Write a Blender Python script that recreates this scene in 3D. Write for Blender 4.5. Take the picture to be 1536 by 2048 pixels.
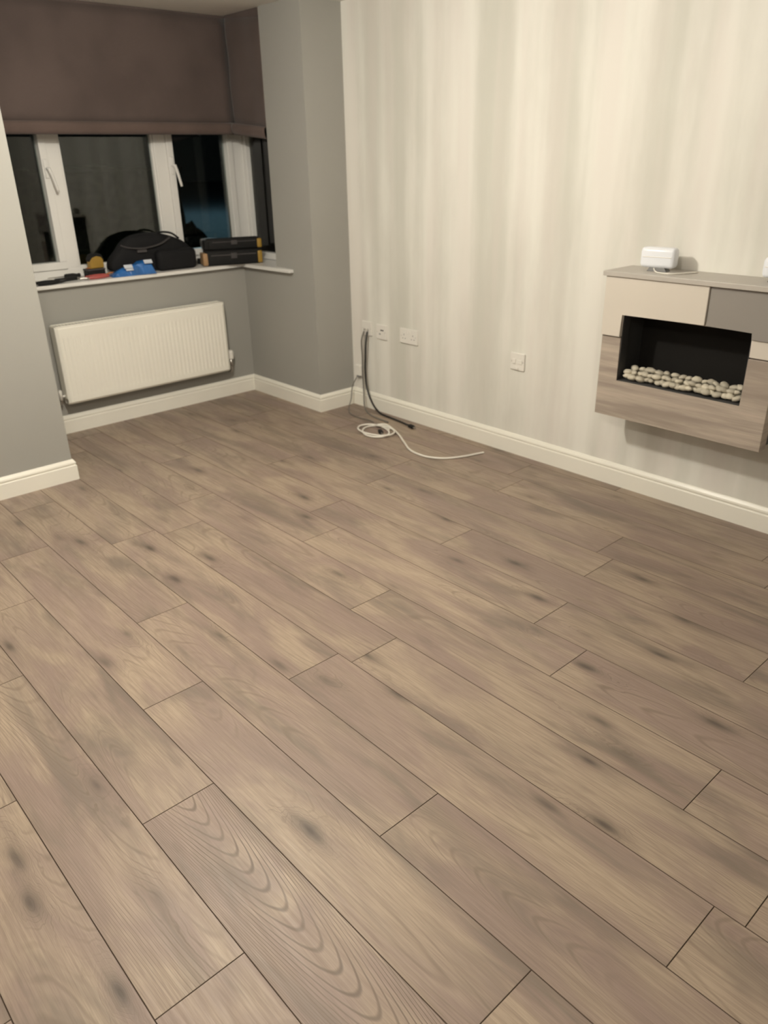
import bpy, bmesh, math, random
from mathutils import Vector, Matrix, noise

random.seed(7)
S = bpy.context.scene
for o in list(bpy.data.objects):
    bpy.data.objects.remove(o, do_unlink=True)
COL = S.collection

# ------------------------------------------------------------------ camera
cam_d = bpy.data.cameras.new('camera')
cam = bpy.data.objects.new('camera', cam_d)
COL.objects.link(cam)
cam_d.sensor_fit = 'VERTICAL'
cam_d.sensor_height = 36.0
cam_d.lens = 36.0 * 1532.23 / 2048.0
cam_d.clip_start = 0.02
cam_d.dof.use_dof = True
cam_d.dof.focus_distance = 1.9
cam_d.dof.aperture_fstop = 4.0
R = ((0.6724093873, 0.7399504570, -0.0184102420),
     (-0.3005486495, 0.2956761917, 0.9067778664),
     (-0.6764141669, 0.6041927762, -0.4212065574))   # right, up, forward
rm = Matrix(((R[0][0], R[1][0], -R[2][0]), (R[0][1], R[1][1], -R[2][1]), (R[0][2], R[1][2], -R[2][2])))
cam.matrix_world = Matrix.Translation((0, 0, 1.5)) @ rm.to_4x4()
S.camera = cam

# ------------------------------------------------------------------ world (night), lamps, exposure
w = bpy.data.worlds.new('night'); S.world = w; w.use_nodes = True
w.node_tree.nodes['Background'].inputs[0].default_value = (0.008, 0.010, 0.010, 1)
w.node_tree.nodes['Background'].inputs[1].default_value = 0.25

def lamp(name, loc, power, col, rad):
    d = bpy.data.lights.new(name, 'POINT'); d.energy = power; d.color = col; d.shadow_soft_size = rad
    o = bpy.data.objects.new(name, d); COL.objects.link(o); o.location = loc
    return o
WARM = (1.0, 0.932, 0.815)
lamp('ceiling_lamp_light', (-2.42, 1.20, 2.08), 99, WARM, 0.06)
lamp('second_ceiling_lamp_light', (-0.75, 0.05, 2.08), 49, WARM, 0.08)
lamp('street_lamp_light', (-27.0, 16.0, 4.5), 560, (0.42, 0.80, 1.0), 0.2)

S.view_settings.view_transform = 'Standard'
S.view_settings.look = 'None'
S.view_settings.exposure = 0.0
S.view_settings.gamma = 1.0
S.view_settings.use_curve_mapping = False

# ------------------------------------------------------------------ node helpers
class NT:
    def __init__(self, name):
        self.m = bpy.data.materials.new(name); self.m.use_nodes = True
        self.t = self.m.node_tree; self.n = self.t.nodes; self.l = self.t.links
        self.b = self.n['Principled BSDF']; self.out = self.n['Material Output']
    def add(self, typ, **kw):
        x = self.n.new(typ)
        for k, v in kw.items(): setattr(x, k, v)
        return x
    def put(self, sock, v):
        if isinstance(v, bpy.types.NodeSocket): self.l.new(v, sock)
        elif isinstance(v, (tuple, list)) and len(v) == 3 and sock.type == 'RGBA': sock.default_value = (*v, 1)
        else: sock.default_value = v
    def math(self, op, a, b=0.0, c=None, clamp=False):
        x = self.add('ShaderNodeMath', operation=op, use_clamp=clamp)
        self.put(x.inputs[0], a); self.put(x.inputs[1], b)
        if c is not None: self.put(x.inputs[2], c)
        return x.outputs[0]
    def vmath(self, op, a, b):
        x = self.add('ShaderNodeVectorMath', operation=op); self.put(x.inputs[0], a); self.put(x.inputs[1], b); return x.outputs[0]
    def noise(self, vec, scale, detail=2.0, rough=0.5, dist=0.0):
        x = self.add('ShaderNodeTexNoise'); self.put(x.inputs['Vector'], vec)
        x.inputs['Scale'].default_value = scale; x.inputs['Detail'].default_value = detail
        x.inputs['Roughness'].default_value = rough; x.inputs['Distortion'].default_value = dist
        return x.outputs[0]
    def ramp(self, v, a, b, c=0.0, d=1.0, smooth=True):
        x = self.add('ShaderNodeMapRange'); x.interpolation_type = 'SMOOTHSTEP' if smooth else 'LINEAR'
        self.put(x.inputs[0], v)
        for i, k in enumerate((a, b, c, d)): self.put(x.inputs[i + 1], k)
        return x.outputs[0]
    def mix(self, f, a, b, mode='MIX'):
        x = self.add('ShaderNodeMix', data_type='RGBA', blend_type=mode)
        self.put(x.inputs[0], f); self.put(x.inputs[6], a); self.put(x.inputs[7], b); return x.outputs[2]
    def coords(self, which='Object'):
        return self.add('ShaderNodeTexCoord').outputs[which]
    def attr(self, name):
        x = self.add('ShaderNodeAttribute'); x.attribute_type = 'OBJECT'; x.attribute_name = name; return x.outputs['Fac']
    def bump(self, h, strength=0.2, dist=0.002):
        x = self.add('ShaderNodeBump'); x.inputs['Strength'].default_value = strength; x.inputs['Distance'].default_value = dist
        self.put(x.inputs['Height'], h); self.l.new(x.outputs[0], self.b.inputs['Normal'])
    def set(self, col=None, rough=0.5, metal=0.0, spec=0.5):
        if col is not None: self.put(self.b.inputs['Base Color'], col)
        self.put(self.b.inputs['Roughness'], rough); self.b.inputs['Metallic'].default_value = metal
        self.b.inputs['Specular IOR Level'].default_value = spec
        return self.m

def plain(name, col, rough=0.5, metal=0.0, spec=0.5, var=0.06, scale=9.0, bump=0.0, bscale=200.0):
    t = NT(name); p = t.coords()
    n = t.noise(p, scale, 3.0)
    c = t.mix(t.ramp(n, 0.3, 0.7), tuple(x * (1 - var) for x in col), tuple(min(1, x * (1 + var)) for x in col))
    if bump: t.bump(t.noise(p, bscale, 2.0), bump, 0.002)
    return t.set(c, rough, metal, spec)

def mat_wood_floor():
    t = NT('oak_laminate'); p = t.coords()
    seed = t.attr('seed'); tone = t.attr('tone'); bold = t.attr('bold')
    off = t.add('ShaderNodeCombineXYZ'); t.put(off.inputs[0], t.math('MULTIPLY', seed, 17.3)); t.put(off.inputs[1], t.math('MULTIPLY', seed, 9.1)); t.put(off.inputs[2], t.math('MULTIPLY', seed, 31.7))
    P = t.vmath('ADD', p, off.outputs[0])
    sep = t.add('ShaderNodeSeparateXYZ'); t.put(sep.inputs[0], p)
    X, Y = sep.outputs[0], sep.outputs[1]
    def st(sx, sy): return t.vmath('MULTIPLY', P, (sx, sy, 1.0))
    knotsum = None; knotdark = None; halo = None
    for k in 'abc':
        dx = t.math('MULTIPLY', t.math('SUBTRACT', X, t.attr('k%sx' % k)), 0.72)
        dy = t.math('MULTIPLY', t.math('SUBTRACT', Y, t.attr('k%sy' % k)), 2.3)
        dd = t.math('ADD', t.math('MULTIPLY', dx, dx), t.math('MULTIPLY', dy, dy))
        wob = t.math('MULTIPLY', dd, t.ramp(t.noise(st(9, 22), 1.0, 3.0), 0.25, 0.75, 0.45, 1.8))
        g = t.math('EXPONENT', t.math('MULTIPLY', wob, -260.0))
        core = t.math('EXPONENT', t.math('MULTIPLY', wob, -1700.0))
        s = t.attr('k%ss' % k)
        g = t.math('MULTIPLY', g, s); core = t.math('MULTIPLY', core, s)
        halo = g if halo is None else t.math('ADD', halo, g)
        knotdark = core if knotdark is None else t.math('ADD', knotdark, core)
    # growth-ring contours of a stretched field (cathedral grain)
    f1 = t.noise(st(0.62, 4.6), 1.0, 0.35, 0.4, 0.12)
    f1 = t.math('ADD', f1, t.math('MULTIPLY', t.noise(st(5, 20), 1.0, 2.0), 0.022))
    f1 = t.math('ADD', f1, t.math('MULTIPLY', halo, 0.22))
    cath = t.attr('cath')
    par = t.math('MULTIPLY_ADD', t.math('MULTIPLY', t.math('SUBTRACT', Y, t.attr('cy')), t.math('SUBTRACT', Y, t.attr('cy'))), 95.0, X)
    par = t.math('SUBTRACT', t.math('MULTIPLY', X, cath), t.math('MULTIPLY', t.math('SUBTRACT', X, par), t.math('ABSOLUTE', cath)))
    f1 = t.math('ADD', t.math('MULTIPLY', f1, t.math('MULTIPLY_ADD', t.math('ABSOLUTE', cath), -0.38, 1.0)), t.math('MULTIPLY', par, 0.50))
    fr = t.math('PINGPONG', t.math('MULTIPLY', f1, 30.0), 0.5)
    line = t.ramp(fr, 0.02, 0.19, 1.0, 0.0)
    soft = t.ramp(fr, 0.0, 0.5, 1.0, 0.0)
    lm = t.ramp(t.noise(st(1.5, 5.0), 2.0, 1.0), 0.42, 0.64)
    lstr = t.math('MULTIPLY', line, t.math('MULTIPLY_ADD', lm, 0.42, t.math('MULTIPLY', bold, 0.62)), clamp=True)
    # long fine pores
    pores = t.noise(st(5.0, 150.0), 1.0, 3.0, 0.6)
    pores2 = t.noise(st(14.0, 420.0), 1.0, 2.0, 0.6)
    pz = t.ramp(pores, 0.30, 0.62)
    # tonal clouds
    cl = t.ramp(t.noise(st(1.6, 5.5), 1.3, 3.0, 0.55, 0.8), 0.36, 0.64)
    cl2 = t.ramp(t.noise(t.vmath('ADD', st(1.6, 7.5), (5.0, 3.0, 8.0)), 1.2, 4.0, 0.6, 0.5), 0.46, 0.70)
    beige = (0.375, 0.296, 0.222); mauve = (0.272, 0.203, 0.172)
    c = t.mix(cl, beige, mauve)
    c = t.mix(t.math('MULTIPLY', cl2, 0.78), c, (0.155, 0.128, 0.104))
    c = t.mix(t.math('MULTIPLY', t.math('SUBTRACT', 1.0, pz), 0.42), c, (0.19, 0.14, 0.11))
    c = t.mix(t.math('MULTIPLY', t.ramp(pores2, 0.35, 0.6, 1.0, 0.0), 0.30), c, (0.17, 0.125, 0.10))
    c = t.mix(t.math('MULTIPLY', soft, t.math('MULTIPLY', lm, 0.14)), c, (0.43, 0.35, 0.26))
    c = t.mix(lstr, c, (0.135, 0.098, 0.075))
    c = t.mix(t.math('MULTIPLY', halo, 0.72, clamp=True), c, (0.145, 0.110, 0.090))
    c = t.mix(t.math('MULTIPLY', knotdark, 0.85, clamp=True), c, (0.070, 0.056, 0.045))
    cc = t.add('ShaderNodeCombineColor'); 
    for i in range(3): t.put(cc.inputs[i], tone)
    c = t.mix(1.0, c, cc.outputs[0], 'MULTIPLY')
    t.bump(t.math('ADD', t.math('MULTIPLY', pores, 0.6), t.math('MULTIPLY', line, -0.35)), 0.22, 0.0012)
    return t.set(c, t.ramp(pores, 0.2, 0.8, 0.54, 0.42), 0.0, 0.40)

def mat_wallpaper():
    t = NT('pearl_stripe_wallpaper'); p = t.coords()
    a = t.noise(t.vmath('MULTIPLY', p, (4.6, 0.0, 0.12)), 1.0, 1.0, 0.5)
    b = t.noise(t.vmath('ADD', t.vmath('MULTIPLY', p, (11.0, 0.0, 0.45)), (3.1, 7.7, 1.3)), 1.0, 2.0, 0.5)
    d = t.noise(t.vmath('MULTIPLY', p, (5.0, 0.0, 1.3)), 1.0, 4.0, 0.62)
    f = t.math('ADD', t.math('MULTIPLY', a, 0.55), t.math('MULTIPLY', b, 0.25))
    f = t.math('ADD', f, t.math('MULTIPLY', d, 0.30))
    c = t.mix(t.ramp(f, 0.42, 0.68), (0.63, 0.625, 0.565), (0.82, 0.81, 0.755))
    g = t.noise(t.vmath('ADD', t.vmath('MULTIPLY', p, (7.0, 0.0, 0.6)), (9.0, 1.0, 4.0)), 1.0, 2.0, 0.5)
    c = t.mix(t.math('MULTIPLY', t.ramp(g, 0.4, 0.65), 0.35), c, (0.73, 0.67, 0.63))
    t.bump(t.noise(p, 260.0, 2.0), 0.05, 0.001)
    return t.set(c, 0.55, 0.0, 0.35)

def mat_fabric(name, col):
    t = NT(name); p = t.coords()
    wv = t.noise(t.vmath('MULTIPLY', p, (60.0, 60.0, 500.0)), 1.0, 2.0)
    n = t.noise(p, 3.0, 3.0)
    c = t.mix(t.ramp(n, 0.3, 0.7), tuple(x * 0.88 for x in col), tuple(x * 1.12 for x in col))
    c = t.mix(t.math('MULTIPLY', wv, 0.22), c, (0.03, 0.022, 0.02))
    t.bump(wv, 0.25, 0.001)
    t.b.inputs['Sheen Weight'].default_value = 0.15
    return t.set(c, 0.9, 0.0, 0.15)

def mat_fire_wood():
    t = NT('driftwood_veneer'); p = t.coords()
    a = t.noise(t.vmath('MULTIPLY', p, (1.4, 1.0, 20.0)), 1.0, 4.0, 0.6, 0.3)
    b = t.noise(t.vmath('MULTIPLY', p, (6.0, 1.0, 160.0)), 1.0, 3.0, 0.6)
    c = t.mix(t.ramp(a, 0.35, 0.65), (0.31, 0.26, 0.22), (0.50, 0.43, 0.36))
    c = t.mix(t.math('MULTIPLY', t.ramp(b, 0.4, 0.7), 0.35), c, (0.31, 0.26, 0.22))
    t.bump(b, 0.1, 0.001)
    return t.set(c, 0.5, 0.0, 0.4)

def mat_glass():
    t = NT('double_glazing')
    for x in (t.b,): t.n.remove(x)
    tr = t.add('ShaderNodeBsdfTransparent'); tr.inputs[0].default_value = (0.82, 0.86, 0.84, 1)
    gl = t.add('ShaderNodeBsdfGlossy'); gl.inputs['Roughness'].default_value = 0.012
    fr = t.add('ShaderNodeFresnel'); fr.inputs[0].default_value = 1.58
    mx = t.add('ShaderNodeMixShader')
    t.l.new(fr.outputs[0], mx.inputs[0]); t.l.new(tr.outputs[0], mx.inputs[1]); t.l.new(gl.outputs[0], mx.inputs[2])
    t.l.new(mx.outputs[0], t.out.inputs[0])
    return t.m

def mat_foliage():
    t = NT('dark_hedge_leaves'); p = t.coords()
    c = t.mix(t.ramp(t.noise(p, 12.0, 4.0), 0.35, 0.65), (0.012, 0.02, 0.01), (0.035, 0.05, 0.024))
    return t.set(c, 0.8)

def mat_pebble():
    t = NT('pebble_stone'); p = t.coords()
    r = t.attr('tone')
    c = t.mix(t.ramp(t.noise(p, 40.0, 3.0), 0.35, 0.65), (0.46, 0.42, 0.33), (0.66, 0.61, 0.50))
    cc = t.add('ShaderNodeCombineColor')
    for i in range(3): t.put(cc.inputs[i], r)
    c = t.mix(1.0, c, cc.outputs[0], 'MULTIPLY')
    return t.set(c, 0.6)

M = dict(
    floor=mat_wood_floor(), paper=mat_wallpaper(), glass=mat_glass(),
    grey=plain('grey_wall_paint', (0.35, 0.345, 0.318), 0.75, spec=0.25, var=0.025, scale=1.2, bump=0.08, bscale=160),
    ceil=plain('white_ceiling_paint', (0.72, 0.70, 0.65), 0.85, spec=0.2, var=0.02, scale=2),
    skirt=plain('white_gloss_paint', (0.86, 0.84, 0.76), 0.32, var=0.015, scale=3),
    upvc=plain('white_upvc', (0.80, 0.79, 0.76), 0.28, var=0.015, scale=3),
    rad=plain('radiator_enamel', (0.88, 0.86, 0.78), 0.34, var=0.01, scale=3),
    plast=plain('white_plastic', (0.80, 0.78, 0.73), 0.3, var=0.015),
    hub=plain('cool_white_plastic', (0.84, 0.87, 0.93), 0.28, var=0.02),
    greypl=plain('grey_plastic', (0.22, 0.22, 0.22), 0.4),
    blind=mat_fabric('brown_blind_cloth', (0.112, 0.085, 0.077)),
    blindhem=mat_fabric('brown_blind_hem', (0.128, 0.092, 0.080)),
    groove=plain('dark_groove', (0.125, 0.092, 0.070), 0.8, spec=0.15),
    under=plain('underlay', (0.06, 0.045, 0.035), 0.9),
    cream=plain('cream_lacquer', (0.66, 0.61, 0.54), 0.35, var=0.015, scale=3),
    fgrey=plain('grey_lacquer', (0.285, 0.265, 0.245), 0.35, var=0.02, scale=3),
    shelf=plain('pale_grey_board', (0.47, 0.44, 0.40), 0.45, var=0.03, scale=5),
    fwood=mat_fire_wood(),
    black=plain('black_metal', (0.016, 0.015, 0.014), 0.5),
    blackin=plain('black_firebox', (0.010, 0.009, 0.008), 0.75, spec=0.2),
    charin=plain('charcoal_metal', (0.05, 0.05, 0.05), 0.55),
    pebble=mat_pebble(),
    chrome=plain('brushed_metal', (0.55, 0.53, 0.50), 0.3, metal=1.0),
    rubber=plain('black_rubber', (0.010, 0.010, 0.010), 0.75, spec=0.3),
    nylon=plain('black_nylon', (0.010, 0.010, 0.011), 0.8, spec=0.25, bump=0.4, bscale=350),
    nylong=plain('grey_webbing', (0.055, 0.05, 0.05), 0.7, bump=0.3, bscale=300),
    yellow=plain('yellow_plastic', (0.36, 0.22, 0.035), 0.45),
    tan=plain('tan_plastic', (0.36, 0.22, 0.11), 0.5),
    blue=plain('blue_film', (0.016, 0.115, 0.36), 0.22, spec=0.7, var=0.2, scale=14),
    pale=plain('pale_highlight', (0.62, 0.66, 0.72), 0.3),  # pale colour of the painted highlights on the blue packet
    red=plain('red_rubber', (0.40, 0.085, 0.075), 0.45),
    paperw=plain('white_paper', (0.68, 0.66, 0.60), 0.7),
    orange=plain('orange_plastic', (0.55, 0.19, 0.05), 0.45),
    cablew=plain('white_cable', (0.78, 0.75, 0.68), 0.3, var=0.02),
    cableg=plain('grey_cable', (0.17, 0.155, 0.135), 0.45),
    cableb=plain('black_cable', (0.02, 0.018, 0.016), 0.4),
    brass=plain('dull_copper', (0.45, 0.30, 0.20), 0.4, metal=0.8),
    tarmac=plain('tarmac', (0.10, 0.10, 0.105), 0.75, var=0.3, scale=6, bump=0.4, bscale=60),
    leaf=mat_foliage(),
    brickw=plain('dark_render', (0.10, 0.10, 0.09), 0.85, var=0.1),
)

# ------------------------------------------------------------------ mesh helpers
def link(name, bm, mat, parent=None, loc=(0, 0, 0), rot=(0, 0, 0), smooth=False, kind=None):
    me = bpy.data.meshes.new(name)
    bmesh.ops.recalc_face_normals(bm, faces=bm.faces)
    bm.to_mesh(me); bm.free()
    if smooth:
        for f in me.polygons: f.use_smooth = True
    me.materials.append(M[mat] if isinstance(mat, str) else mat)
    o = bpy.data.objects.new(name, me); COL.objects.link(o)
    o.location = loc; o.rotation_euler = rot
    if parent is not None: o.parent = parent
    if kind: o['kind'] = kind
    return o
def thing(name, label, cat, loc=(0, 0, 0), rot=(0, 0, 0), group=None):
    o = bpy.data.objects.new(name, None); COL.objects.link(o)
    o.empty_display_size = 0.05; o.location = loc; o.rotation_euler = rot
    return tag(o, label, cat, group)
def tag(o, label, cat, group=None):
    o['label'] = label; o['category'] = cat
    if group: o['group'] = group
    return o
def struct(o, label, cat):
    o['kind'] = 'structure'; o['label'] = label; o['category'] = cat; return o

def box(bm, x0, x1, y0, y1, z0, z1, bev=0.0, seg=2):
    vs = [bm.verts.new((x, y, z)) for x in (x0, x1) for y in (y0, y1) for z in (z0, z1)]
    f = []
    for a in ((0, 1, 3, 2), (4, 6, 7, 5), (0, 4, 5, 1), (2, 3, 7, 6), (0, 2, 6, 4), (1, 5, 7, 3)):
        f.append(bm.faces.new([vs[i] for i in a]))
    if bev:
        es = list({e for x in f for e in x.edges})
        bmesh.ops.bevel(bm, geom=es, offset=bev, segments=seg, affect='EDGES', profile=0.5)
    return bm
def nb(): return bmesh.new()
def B(*a, **k): return box(nb(), *a, **k)

def prism(bm, pts, axis, a, b, bev=0.0):
    """polygon pts (two coordinates) extruded along axis from a to b"""
    def mk(p, c):
        if axis == 'x': return (c, p[0], p[1])
        if axis == 'y': return (p[0], c, p[1])
        return (p[0], p[1], c)
    A = [bm.verts.new(mk(p, a)) for p in pts]; C = [bm.verts.new(mk(p, b)) for p in pts]
    fs = [bm.faces.new(A), bm.faces.new(C[::-1])]
    n = len(pts)
    for i in range(n): fs.append(bm.faces.new((A[i], C[i], C[(i + 1) % n], A[(i + 1) % n])))
    if bev:
        es = list({e for x in fs for e in x.edges})
        bmesh.ops.bevel(bm, geom=es, offset=bev, segments=2, affect='EDGES', profile=0.5)
    return bm

def smooth_path(pts, n=8):
    P = [Vector(p) for p in pts]; out = []
    for i in range(len(P) - 1):
        p0 = P[max(i - 1, 0)]; p1 = P[i]; p2 = P[i + 1]; p3 = P[min(i + 2, len(P) - 1)]
        for k in range(n):
            t = k / n
            out.append(0.5 * ((2 * p1) + (-p0 + p2) * t + (2 * p0 - 5 * p1 + 4 * p2 - p3) * t * t + (-p0 + 3 * p1 - 3 * p2 + p3) * t ** 3))
    out.append(P[-1]); return out
def tube(bm, pts, r, sides=8, sm=0, flat=1.0):
    P = smooth_path(pts, sm) if sm else [Vector(p) for p in pts]
    n = None; prev = None
    for i, p in enumerate(P):
        d = (P[min(i + 1, len(P) - 1)] - P[max(i - 1, 0)]).normalized()
        if n is None:
            n = d.orthogonal().normalized()
            if abs(d.z) < 0.8: n = d.cross(Vector((0, 0, 1))).normalized()
        else: n = (n - d * n.dot(d)).normalized()
        b = d.cross(n)
        rr = r(i / (len(P) - 1)) if callable(r) else r
        ring = [bm.verts.new(p + rr * (math.cos(2 * math.pi * k / sides) * n + flat * math.sin(2 * math.pi * k / sides) * b)) for k in range(sides)]
        if prev:
            for k in range(sides): bm.faces.new((prev[k], prev[(k + 1) % sides], ring[(k + 1) % sides], ring[k]))
        else: bm.faces.new(ring[::-1])
        prev = ring
    bm.faces.new(prev)
    return bm
def lathe(bm, prof, axis_from, axis_to, sides=16):
    """prof = [(t along axis in metres, radius)]"""
    a = Vector(axis_from); d = (Vector(axis_to) - a).normalized(); n = d.orthogonal().normalized(); b = d.cross(n)
    prev = None
    for t, r in prof:
        c = a + d * t
        ring = [bm.verts.new(c + r * (math.cos(2 * math.pi * k / sides) * n + math.sin(2 * math.pi * k / sides) * b)) for k in range(sides)]
        if prev:
            for k in range(sides): bm.faces.new((prev[k], prev[(k + 1) % sides], ring[(k + 1) % sides], ring[k]))
        else: bm.faces.new(ring[::-1])
        prev = ring
    bm.faces.new(prev)
    return bm

# ------------------------------------------------------------------ measures of the room
VF = 3.191      # feature wall
UN = -3.846     # nib walls beside the bay
UB = -4.615     # wall under the bay window
VS = 2.908      # bay side wall, right
VL = 1.278      # bay side wall, left
XE, YE = 2.0, -1.3          # unseen far walls
HC = 2.275
SZ = 0.850      # underside of window board
WX = UB - 0.195 # inner face of window frame
WY = VS + 0.195
SIDE_END = -4.235           # where the side window opening ends

# ------------------------------------------------------------------ structure
fl = struct(link('floor', B(UB - 0.1, XE, YE, VF, -0.06, -0.0125), 'under'), 'greige oak laminate floor of long boards', 'floor')
W, L, V0 = 0.2032, 1.300, 0.275
joints = {-1: -1.763, 0: -1.0, 1: -1.463, 2: -1.87, 3: -1.03, 4: -0.388, 5: -1.62, 6: -1.87, 7: -2.43, 8: -1.35, 9: -2.0, 10: -2.72, 11: -1.5, 12: -2.2, 13: -1.0, 14: -1.8}
# dark knots on the boards: floor position, strength
KN = [(-1.162, 0.773, 1.0), (-1.397, 1.289, 0.9), (-1.62, 1.352, 0.8), (-1.77, 1.108, 0.6), (-1.67, 0.45, 0.6), (-2.50, 0.50, 0.8),
      (-2.84, 1.19, 1.0), (-3.11, 1.0, 0.8), (-2.52, 1.14, 0.9), (-2.41, 1.27, 1.0), (-2.81, 1.99, 1.0), (-1.67, 2.2, 1.0), (-0.83, 1.47, 1.0),
      (-0.81, 1.26, 0.7), (-0.68, 1.31, 1.0), (-1.08, 1.82, 1.0), (-0.67, 1.86, 0.9), (-2.05, 1.06, 0.7), (-2.29, 0.83, 0.5), (-1.6, 1.17, 0.5),
      (-0.52, 1.10, 0.8), (-1.1, 0.25, 1.0), (-1.43, 0.19, 0.9), (-1.58, 0.21, 0.8), (-1.0, 2.3, 0.8), (-2.58, 1.33, 0.9), (-2.62, 1.86, 0.9),
      (-1.36, 1.12, 0.8), (-1.85, 2.05, 0.7), (-2.1, 1.63, 0.7), (-2.15, 2.3, 0.9), (-3.5, 1.8, 0.8), (-3.3, 2.2, 0.9), (-3.0, 2.6, 0.7),
      (-1.45, 2.05, 0.9), (-1.25, 2.45, 0.9), (-0.95, 2.05, 0.9), (-2.6, 2.35, 0.8), (-3.8, 1.5, 0.7), (-3.9, 2.3, 0.8), (-0.9, 1.63, 0.7)]
BOLD = {(1, 1): 0.75}
board_cache = {}
def board_mesh(lx, ly):
    key = (round(lx, 4), round(ly, 4))
    if key not in board_cache:
        bm = nb(); g = 0.0004
        box(bm, -lx / 2 + g, lx / 2 - g, -ly / 2 + g, ly / 2 - g, -0.012, 0.0)
        top = [e for e in bm.edges if all(v.co.z > -0.001 for v in e.verts)]
        bmesh.ops.bevel(bm, geom=top, offset=0.0010, segments=1, affect='EDGES')
        bmesh.ops.recalc_face_normals(bm, faces=bm.faces)
        for f in bm.faces:
            f.material_index = 0 if f.normal.z > 0.95 else 1
        me = bpy.data.meshes.new('floor_board'); bm.to_mesh(me); bm.free(); me.materials.append(M['floor']); me.materials.append(M['groove'])
        board_cache[key] = me
    return board_cache[key]
rb = random.Random(21)
nboard = 0
i0 = int(math.floor((YE - V0) / W))
for i in range(i0, 16):
    ya, yb = V0 + i * W, V0 + (i + 1) * W
    ya, yb = max(ya, YE), min(yb, VF)
    if yb - ya < 0.02: continue
    xm = (ya + yb) / 2
    xmin = UB - 0.01 if VL - 0.02 < xm < VS + 0.01 else UN - 0.01
    j = joints.get(i, rb.uniform(-2.2, -0.9))
    k = math.ceil((j - xmin) / L)
    x = j - k * L
    seg = 0
    while x < XE:
        a, b = max(x, xmin), min(x + L, XE)
        idx = round((x - j) / L)
        x += L
        if b - a < 0.03: continue
        me = board_mesh(b - a, yb - ya)
        o = bpy.data.objects.new('floor_board', me); COL.objects.link(o); o.parent = fl
        o.location = ((a + b) / 2, (ya + yb) / 2, 0)
        o['seed'] = rb.uniform(0, 1); o['tone'] = rb.uniform(0.93, 1.05)
        hero = (i, idx) == (1, 0)
        o['bold'] = 1.0 if hero else (0.28 if rb.random() < 0.14 else 0.0)
        o['cath'] = 1.0 if hero else rb.choice((0.0, 0.0, 0.5, -0.5, 0.8, -0.8))
        o['cy'] = 0.015 if hero else rb.uniform(-0.07, 0.07)
        ks = [(kx - o.location.x, ky - o.location.y, s) for kx, ky, s in KN if a < kx < b and ya < ky < yb][:3]
        if hero: ks = [(0, 0, 0.0)] * 3
        while len(ks) < 3:
            ks.append((rb.uniform(-L / 2, L / 2), rb.uniform(-0.09, 0.09), rb.choice((0, 0.35, 0.6)) if len(ks) < 2 else 0.0))
        for c_, kk in zip('abc', ks):
            o['k%sx' % c_], o['k%sy' % c_], o['k%ss' % c_] = (float(v) for v in kk)
        nboard += 1

TH = 0.12
struct(link('wall_feature', B(UN - 0.05, XE, VF, VF + TH, 0, HC), 'paper'), 'pale pearl wallpapered wall with soft vertical stripes', 'wall')
bm = nb()
box(bm, SIDE_END, UN, VS, VF + TH, 0, HC)                      # pier between side window and feature wall
box(bm, UB - 0.30, SIDE_END, VS, VS + 0.30, 0, SZ)             # below side window
box(bm, UB - 0.30, SIDE_END, VS + 0.03, VS + 0.30, 2.16, HC)   # lintel
struct(link('wall_bay_right', bm, 'grey'), 'grey painted bay side wall and pier right of the window', 'wall')
bm = nb()
box(bm, UB - 0.30, UB, VL - TH, VS, 0, SZ)
box(bm, UB - 0.30, UB - 0.03, VL - TH, VS + 0.03, 2.16, HC)
struct(link('wall_bay_window', bm, 'grey'), 'grey painted wall under the bay window behind the radiator', 'wall')
struct(link('wall_bay_left', B(UB - 0.30, UN - TH, VL - TH, VL, 0, HC), 'grey'), 'grey painted bay side wall at the left, hidden by the nib', 'wall')
struct(link('wall_left', B(UN - TH, UN, YE, VL, 0, HC), 'grey'), 'grey painted wall at the left edge beside the bay', 'wall')
struct(link('wall_rear', B(XE, XE + TH, YE, VF + TH, 0, HC), 'grey'), 'grey painted wall behind the viewer', 'wall')
struct(link('wall_side', B(UN, XE + TH, YE - TH, YE, 0, HC), 'grey'), 'grey painted wall facing the fireplace wall', 'wall')
struct(link('ceiling', B(UB - 0.30, XE + TH, YE - TH, VF + TH, HC, HC + 0.1), 'ceil'), 'plain white ceiling', 'ceiling')

# skirting: ogee profile swept along the walls with mitred corners
PROF = [(0.0, 0.0), (0.016, 0.0), (0.016, 0.076), (0.0145, 0.0785), (0.0105, 0.080), (0.0105, 0.0835), (0.0135, 0.0855), (0.0145, 0.090), (0.0125, 0.097), (0.008, 0.104), (0.005, 0.109), (0.0, 0.110)]
path = [(UN, YE), (UN, VL), (UB, VL), (UB, VS), (UN, VS), (UN, VF), (XE, VF)]
names = ['baseboard_left', 'baseboard_bay_left', 'baseboard_bay_window', 'baseboard_bay_right', 'baseboard_nib', 'baseboard_feature']
bl = ['white moulded skirting along the left grey wall', 'white moulded skirting on the left bay side wall', 'white skirting under the radiator', 'white moulded skirting on the right bay side wall',
      'short white skirting on the pier beside the wallpapered wall', 'long white moulded skirting along the wallpapered wall']
pv = [Vector(p) for p in path]
def rnorm(a, b):
    d = (b - a).normalized(); return Vector((d.y, -d.x))
def offs(i, o):
    if i == 0: return pv[0] + rnorm(pv[0], pv[1]) * o
    if i == len(pv) - 1: return pv[-1] + rnorm(pv[-2], pv[-1]) * o
    n1, n2 = rnorm(pv[i - 1], pv[i]), rnorm(pv[i], pv[i + 1])
    m = (n1 + n2).normalized(); return pv[i] + m * (o / m.dot(n1))
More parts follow.
